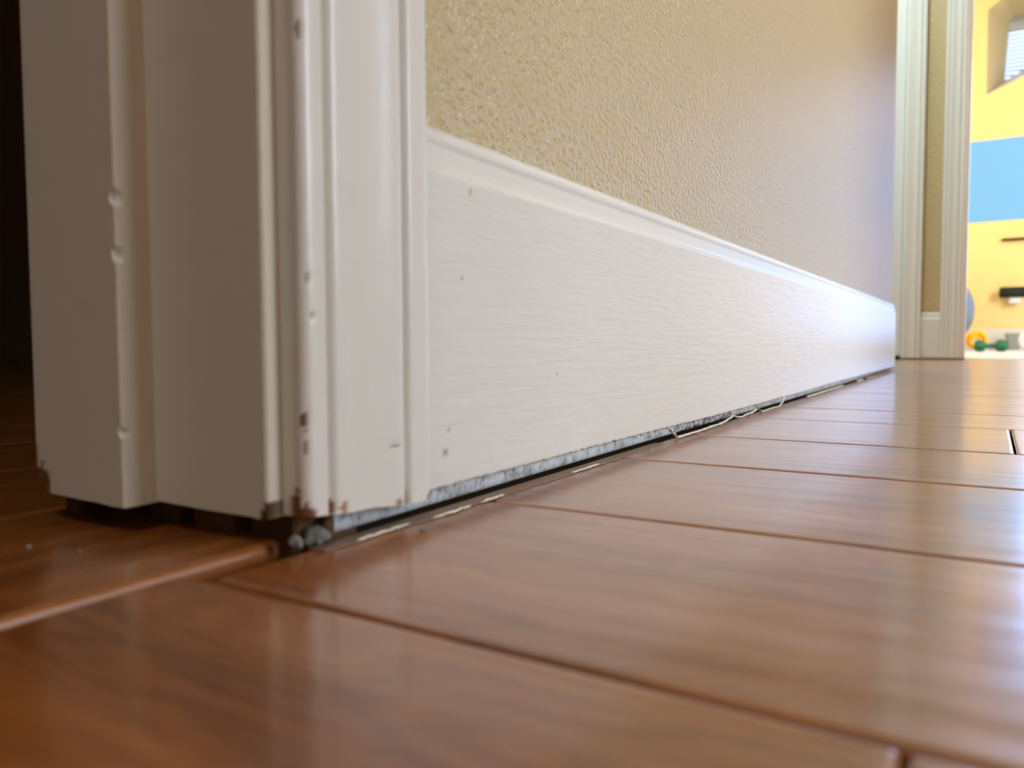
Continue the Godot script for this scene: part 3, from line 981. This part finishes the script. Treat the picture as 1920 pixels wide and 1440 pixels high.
func build_far_things() -> void:
	var ground := 0.004
	# dumbbell
	var db := thing("dumbbell", Vector3(0.009, ground + 0.034, -5.145))
	tag(db, "small green vinyl dumbbell lying on the cream carpet", "dumbbell")
	for s in [-1.0, 1.0]:
		var prof := PackedVector2Array([Vector2(0.0006, -0.029), Vector2(0.021, -0.029), Vector2(0.030, -0.024), Vector2(0.0378, -0.013), Vector2(0.0388, 0.0), Vector2(0.0378, 0.013), Vector2(0.030, 0.024), Vector2(0.021, 0.029), Vector2(0.0006, 0.029)])
		var hd := lathe(prof, 6)
		sharpen(hd)
		var h := obj("weight_head", hd.commit(mats["green_vinyl"]), db)
		h.position.x = s * 0.052
	obj("handle", lathe(PackedVector2Array([Vector2(0.0006, -0.040), Vector2(0.0135, -0.040), Vector2(0.0125, -0.02), Vector2(0.0130, 0.0), Vector2(0.0125, 0.02), Vector2(0.0135, 0.040), Vector2(0.0006, 0.040)]), 20).commit(mats["green_vinyl"]), db)
	# coil of yellow rope
	var rp := thing("rope_coil", Vector3(-0.062, ground, -5.32))
	tag(rp, "bundle of bright yellow rope heaped behind the green dumbbell", "rope")
	var ring := PackedVector2Array()
	for k in 10:
		ring.append(Vector2(cos(k * TAU / 10), sin(k * TAU / 10)))
	for k in 6:
		var tilt := -0.5 + k * 0.2
		var rad := 0.049 - 0.011 * (k % 3)
		var st := []
		for i in 40:
			st.append(i * TAU / 40.0)
		var put := func(q: Vector2, s: float) -> Vector3:
			var r := 0.0095 + 0.0012 * sin(s * 26.0 + k)
			var c := Vector3(sin(s) * rad * 0.98, 0.0, cos(s) * rad)
			var dir := Vector3(sin(s), 0.0, cos(s))
			return c + dir * q.x * r + Vector3.UP * (q.y * r + 0.004 * sin(s * 3.0 + k * 2.0))
		var o := obj("loop", sweep(ring, st, put, null, null, true).commit(mats["yellow_rope"]), rp)
		o.rotation = Vector3(PI / 2.0 + tilt * 0.5, tilt, 0.0)
		o.position = Vector3(0.005 * sin(k * 2.1), 0.066 + 0.006 * cos(k * 1.7), 0.012 * (k - 2.5))
	# exercise ball behind the door casing
	var ball := obj("exercise_ball", ball_mesh(0.265))
	ball.position = Vector3(-0.348, ground + 0.263, -5.90)
	tag(ball, "grey exercise ball partly hidden behind the white casing", "exercise ball")
	# bars on the yellow wall
	var rail := thing("wall_rail", Vector3(0.058, 0.753, FAR_Z))
	tag(rail, "thin black rail fixed to the yellow wall under the blue stripe", "rail")
	box("bar", Vector3(0, -0.009, 0.020), Vector3(0.150, 0.009, 0.036), "black_pad", rail, 0.004)
	box("standoff", Vector3(0.070, -0.006, 0.0), Vector3(0.082, 0.006, 0.021), "black_pad", rail)
	var pad := thing("padded_bar", Vector3(0.052, 0.393, FAR_Z))
	tag(pad, "thick black padded bar on a white bracket low on the yellow wall", "exercise bar")
	var pp := lathe(PackedVector2Array([Vector2(0.0006, 0.0), Vector2(0.028, 0.0), Vector2(0.034, 0.003), Vector2(0.0362, 0.009), Vector2(0.0362, 0.145), Vector2(0.033, 0.154), Vector2(0.0006, 0.155)]), 28)
	var po := obj("foam_pad", pp.commit(mats["black_pad"]), pad)
	po.position = Vector3(0, 0, 0.075)
	box("bracket", Vector3(0.055, -0.075, 0.0), Vector3(0.122, -0.034, 0.085), "white_plastic", pad, 0.008)
	box("bracket_plate", Vector3(0.060, -0.040, 0.0), Vector3(0.116, 0.030, 0.012), "white_plastic", pad, 0.003)
	# grey bin
	var bp := PackedVector2Array()
	var bin := thing("storage_bin", Vector3(0.143, ground, -6.16))
	tag(bin, "small grey tapered bin standing against the white baseboard", "bin")
	for k in 20:
		var a := k * TAU / 20.0
		bp.append(Vector2(signf(cos(a)) * pow(absf(cos(a)), 0.35), signf(sin(a)) * pow(absf(sin(a)), 0.35)))
	var bput := func(q: Vector2, s: float) -> Vector3:
		var k := lerpf(0.034, 0.052, s)
		return Vector3(q.x * k, s * 0.113, q.y * k * 0.9)
	obj("bin_body", sweep(bp, [0.0, 0.5, 0.9], bput).commit(mats["grey_plastic"]), bin)
	var rput := func(q: Vector2, s: float) -> Vector3: return Vector3(q.x * 0.0535, s, q.y * 0.0485)
	obj("rim", sweep(bp, [0.1017, 0.113], rput).commit(mats["grey_plastic"]), bin)
	# white wheel at the edge of the view
	var wh := thing("roller_wheel", Vector3(0.207, ground + 0.066, -5.25))
	tag(wh, "white roller wheel with a dark hub at the right edge", "exercise wheel")
	var tyre := PackedVector2Array([Vector2(0.034, -0.020), Vector2(0.058, -0.020), Vector2(0.064, -0.014), Vector2(0.066, 0.0), Vector2(0.064, 0.014), Vector2(0.058, 0.020), Vector2(0.034, 0.020), Vector2(0.031, 0.0)])
	var t := obj("tyre", lathe(tyre, 36).commit(mats["white_plastic"]), wh)
	t.rotation.y = PI / 2.0
	var hub := obj("hub", lathe(PackedVector2Array([Vector2(0.0006, -0.024), Vector2(0.026, -0.024), Vector2(0.030, -0.018), Vector2(0.0315, 0.0), Vector2(0.030, 0.018), Vector2(0.026, 0.024), Vector2(0.0006, 0.024)]), 28).commit(mats["black_pad"]), wh)
	hub.rotation.y = PI / 2.0


func ball_mesh(r: float) -> ArrayMesh:
	# inflated ball with the faint moulded rings of its seams
	var prof := PackedVector2Array()
	for k in 49:
		var a := -PI / 2.0 + k / 48.0 * PI
		var rr := r * (1.0 - 0.006 * pow(absf(sin(a * 12.0)), 8.0))
		prof.append(Vector2(maxf(cos(a) * rr, 0.0005), sin(a) * rr))
	return lathe(prof, 48).commit(mats["grey_rubber"])


# ------------------------------------------------------------------ peeled caulk and crumbs
func ribbon(points: Array, wide: float, thick: float, seed_: float, mat: String) -> ArrayMesh:
	# an irregular strip of dried caulk along a path
	var curve := Curve3D.new()
	for p in points:
		curve.add_point(p)
	var n := maxi(12, int(curve.get_baked_length() / 0.0012))
	var len := curve.get_baked_length()
	var st := []
	for i in n + 1:
		st.append(len * i / float(n))
	var ring := PackedVector2Array()
	for k in 8:
		ring.append(Vector2(cos(k * TAU / 8), sin(k * TAU / 8)))
	var put := func(q: Vector2, s: float) -> Vector3:
		var c := curve.sample_baked(s)
		var d := (curve.sample_baked(minf(s + 0.0008, len)) - curve.sample_baked(maxf(s - 0.0008, 0.0))).normalized()
		var side := d.cross(Vector3.UP)
		side = side.normalized() if side.length() > 0.05 else Vector3.RIGHT
		var up := side.cross(d).normalized()
		var k := 1.0 + 0.75 * edge_noise.get_noise_2d(s * 3.0, seed_)
		c += Vector3(0.0010, 0.0, 0.0) * edge_noise.get_noise_2d(s * 1.6, seed_ + 9.0)
		var tip := clampf(minf(s, len - s) / 0.002, 0.35, 1.0)
		return c + side * q.x * wide * k * tip + up * q.y * thick * k * tip + up * 0.0003 * edge_noise.get_noise_2d(s * 5.0, seed_ + 4.0)
	return sweep(ring, st, put).commit(mats[mat])


func build_debris() -> void:
	var peel_group := "peeled caulk along the foot of the baseboard"
	var s1 := obj("caulk_strip", ribbon([Vector3(-0.1795, 0.0092, -0.4862), Vector3(-0.1782, 0.0046, -0.4930), Vector3(-0.1772, 0.0011, -0.4992), Vector3(-0.1768, 0.0012, -0.515), Vector3(-0.1765, 0.0012, -0.535), Vector3(-0.1762, 0.0014, -0.554), Vector3(-0.1768, 0.0016, -0.575), Vector3(-0.1772, 0.0014, -0.594), Vector3(-0.1775, 0.0024, -0.616), Vector3(-0.1778, 0.0046, -0.634), Vector3(-0.1776, 0.0022, -0.648), Vector3(-0.1775, 0.0014, -0.662), Vector3(-0.1772, 0.0028, -0.678), Vector3(-0.1780, 0.0022, -0.693), Vector3(-0.1782, 0.0042, -0.712)], 0.0010, 0.0006, 1.0, "old_caulk"))
	tag(s1, "long curling strip of peeled white caulk below the rusty grey strip", "peeled caulk", "", peel_group)
	var s2 := obj("caulk_strip", ribbon([Vector3(-0.1795, 0.0090, -0.712), Vector3(-0.1780, 0.0045, -0.719), Vector3(-0.1768, 0.0010, -0.7226), Vector3(-0.1762, 0.0012, -0.742), Vector3(-0.1765, 0.0014, -0.766), Vector3(-0.1755, 0.0012, -0.7905), Vector3(-0.1775, 0.0040, -0.812), Vector3(-0.1798, 0.0086, -0.8305)], 0.0009, 0.0005, 2.0, "old_caulk"))
	tag(s2, "short hanging loop of peeled white caulk beyond the long curl", "peeled caulk", "", peel_group)
	var s3 := obj("caulk_strip", ribbon([Vector3(-0.1790, 0.0010, -0.945), Vector3(-0.1785, 0.0012, -1.02), Vector3(-0.1795, 0.0012, -1.12), Vector3(-0.1800, 0.0012, -1.214)], 0.0013, 0.0008, 3.0, "old_caulk"))
	tag(s3, "straight sliver of pale caulk lying farther along the baseboard", "peeled caulk", "", peel_group)
	var s4 := obj("caulk_strip", ribbon([Vector3(-0.1785, 0.0012, -1.345), Vector3(-0.1780, 0.0016, -1.40)], 0.0022, 0.0012, 4.0, "old_caulk"))
	tag(s4, "small pale flake of caulk near the far baseboard corner", "peeled caulk", "", peel_group)
	var s5 := obj("caulk_strip", ribbon([Vector3(-0.1790, 0.0010, -1.46), Vector3(-0.1780, 0.0012, -1.65), Vector3(-0.1785, 0.0010, -1.88)], 0.0012, 0.0008, 5.0, "old_caulk"))
	tag(s5, "farthest thin line of caulk reaching the baseboard corner", "peeled caulk", "", peel_group)
	# film of caulk left on the plank ends along the wall
	var film := obj("caulk_film", film_mesh(-0.172, -0.470))
	tag(film, "thin brownish film of old caulk on the plank ends by the wall", "caulk film")
	for q in [[-0.186, -0.214, -0.1752, "pale sliver on the floor right in front of the casing"], [-0.225, -0.250, -0.1735, "pale sliver on the floor where casing and baseboard meet"], [-0.258, -0.276, -0.1742, "short pale sliver on the floor just past the casing"], [-0.340, -0.372, -0.1750, "pale sliver lying alone at a plank joint by the baseboard"]]:
		var e := obj("caulk_sliver", ribbon([Vector3(q[2], 0.0006, q[0]), Vector3(q[2] + 0.0004, 0.0007, (q[0] + q[1]) / 2.0), Vector3(q[2] - 0.0004, 0.0006, q[1])], 0.0006, 0.0004, q[0] * 90.0, "old_caulk"))
		tag(e, q[3], "caulk sliver", "", "pale slivers on the caulk film")
	# crumbs
	var crumbs := [
		[Vector3(-0.1845, 0.0000, -0.1690), Vector3(0.0022, 0.0044, 0.0022), "pale plaster crumb under the chipped corner of the casing"],
		[Vector3(-0.1835, 0.0000, -0.1765), Vector3(0.0035, 0.0060, 0.0040), "larger grey plaster lump under the casing beside the grey strip"],
		[Vector3(-0.2560, 0.0015, -0.1245), Vector3(0.0008, 0.0007, 0.0008), "pale speck on the doorway board nearest the left picture edge"],
		[Vector3(-0.2360, 0.0015, -0.1290), Vector3(0.0008, 0.0007, 0.0008), "pale speck on the doorway board in front of the door stop"],
		[Vector3(-0.1665, -0.0002, -0.2100), Vector3(0.0009, 0.0007, 0.0009), "pale speck on the hall floor in front of the casing"],
	]
	for c in crumbs:
		var o := obj("crumb", crumb_mesh(c[1], c[0].x * 50.0))
		o.position = c[0]
		tag(o, c[2], "crumb", "", "crumbs of plaster and paint")
	var stub := obj("wood_stub", crumb_shape(Vector3(0.0030, 0.0088, 0.0030), 2.0).commit(mats["rough_shim_wood"]))
	stub.position = Vector3(-0.1853, 0.0, -0.1812)
	tag(stub, "dark brown wood stub between plaster lump and grey strip", "wood stub")


func crumb_mesh(size: Vector3, seed_: float) -> ArrayMesh:
	return crumb_shape(size, seed_).commit(mats["plaster_crumb"])


func crumb_shape(size: Vector3, seed_: float) -> Shape:
	var prof := PackedVector2Array()
	for k in 17:
		var a := -PI / 2.0 + k / 16.0 * PI
		prof.append(Vector2(maxf(cos(a), 0.02), sin(a)))
	var s := lathe(prof, 22)
	for i in s.v.size():
		var p := s.v[i]
		p *= 1.0 + 0.7 * edge_noise.get_noise_3d(p.x * 0.004 + seed_, p.y * 0.004, p.z * 0.004)
		s.v[i] = Vector3(p.x * size.x, (p.y + 1.0) * size.y * 0.5, p.z * size.z)
	return s


func film_mesh(z0: float, z1: float) -> ArrayMesh:
	var prof := PackedVector2Array([Vector2(0, -0.0002), Vector2(1, -0.0002), Vector2(1, 0.00012), Vector2(0.9, 0.0004), Vector2(0.5, 0.00035), Vector2(0.1, 0.0004), Vector2(0, 0.0002)])
	var put := func(q: Vector2, s: float) -> Vector3:
		var out := -0.1745 + 0.0016 * edge_noise.get_noise_2d(s * 0.6, 8.0) + 0.0010 * edge_noise.get_noise_2d(s * 3.0, 12.0)
		return Vector3(lerpf(-0.1825, out, q.x), q.y, s)
	return sweep(prof, steps(z0, z1, 0.0012), put).commit(mats["caulk_smear"])
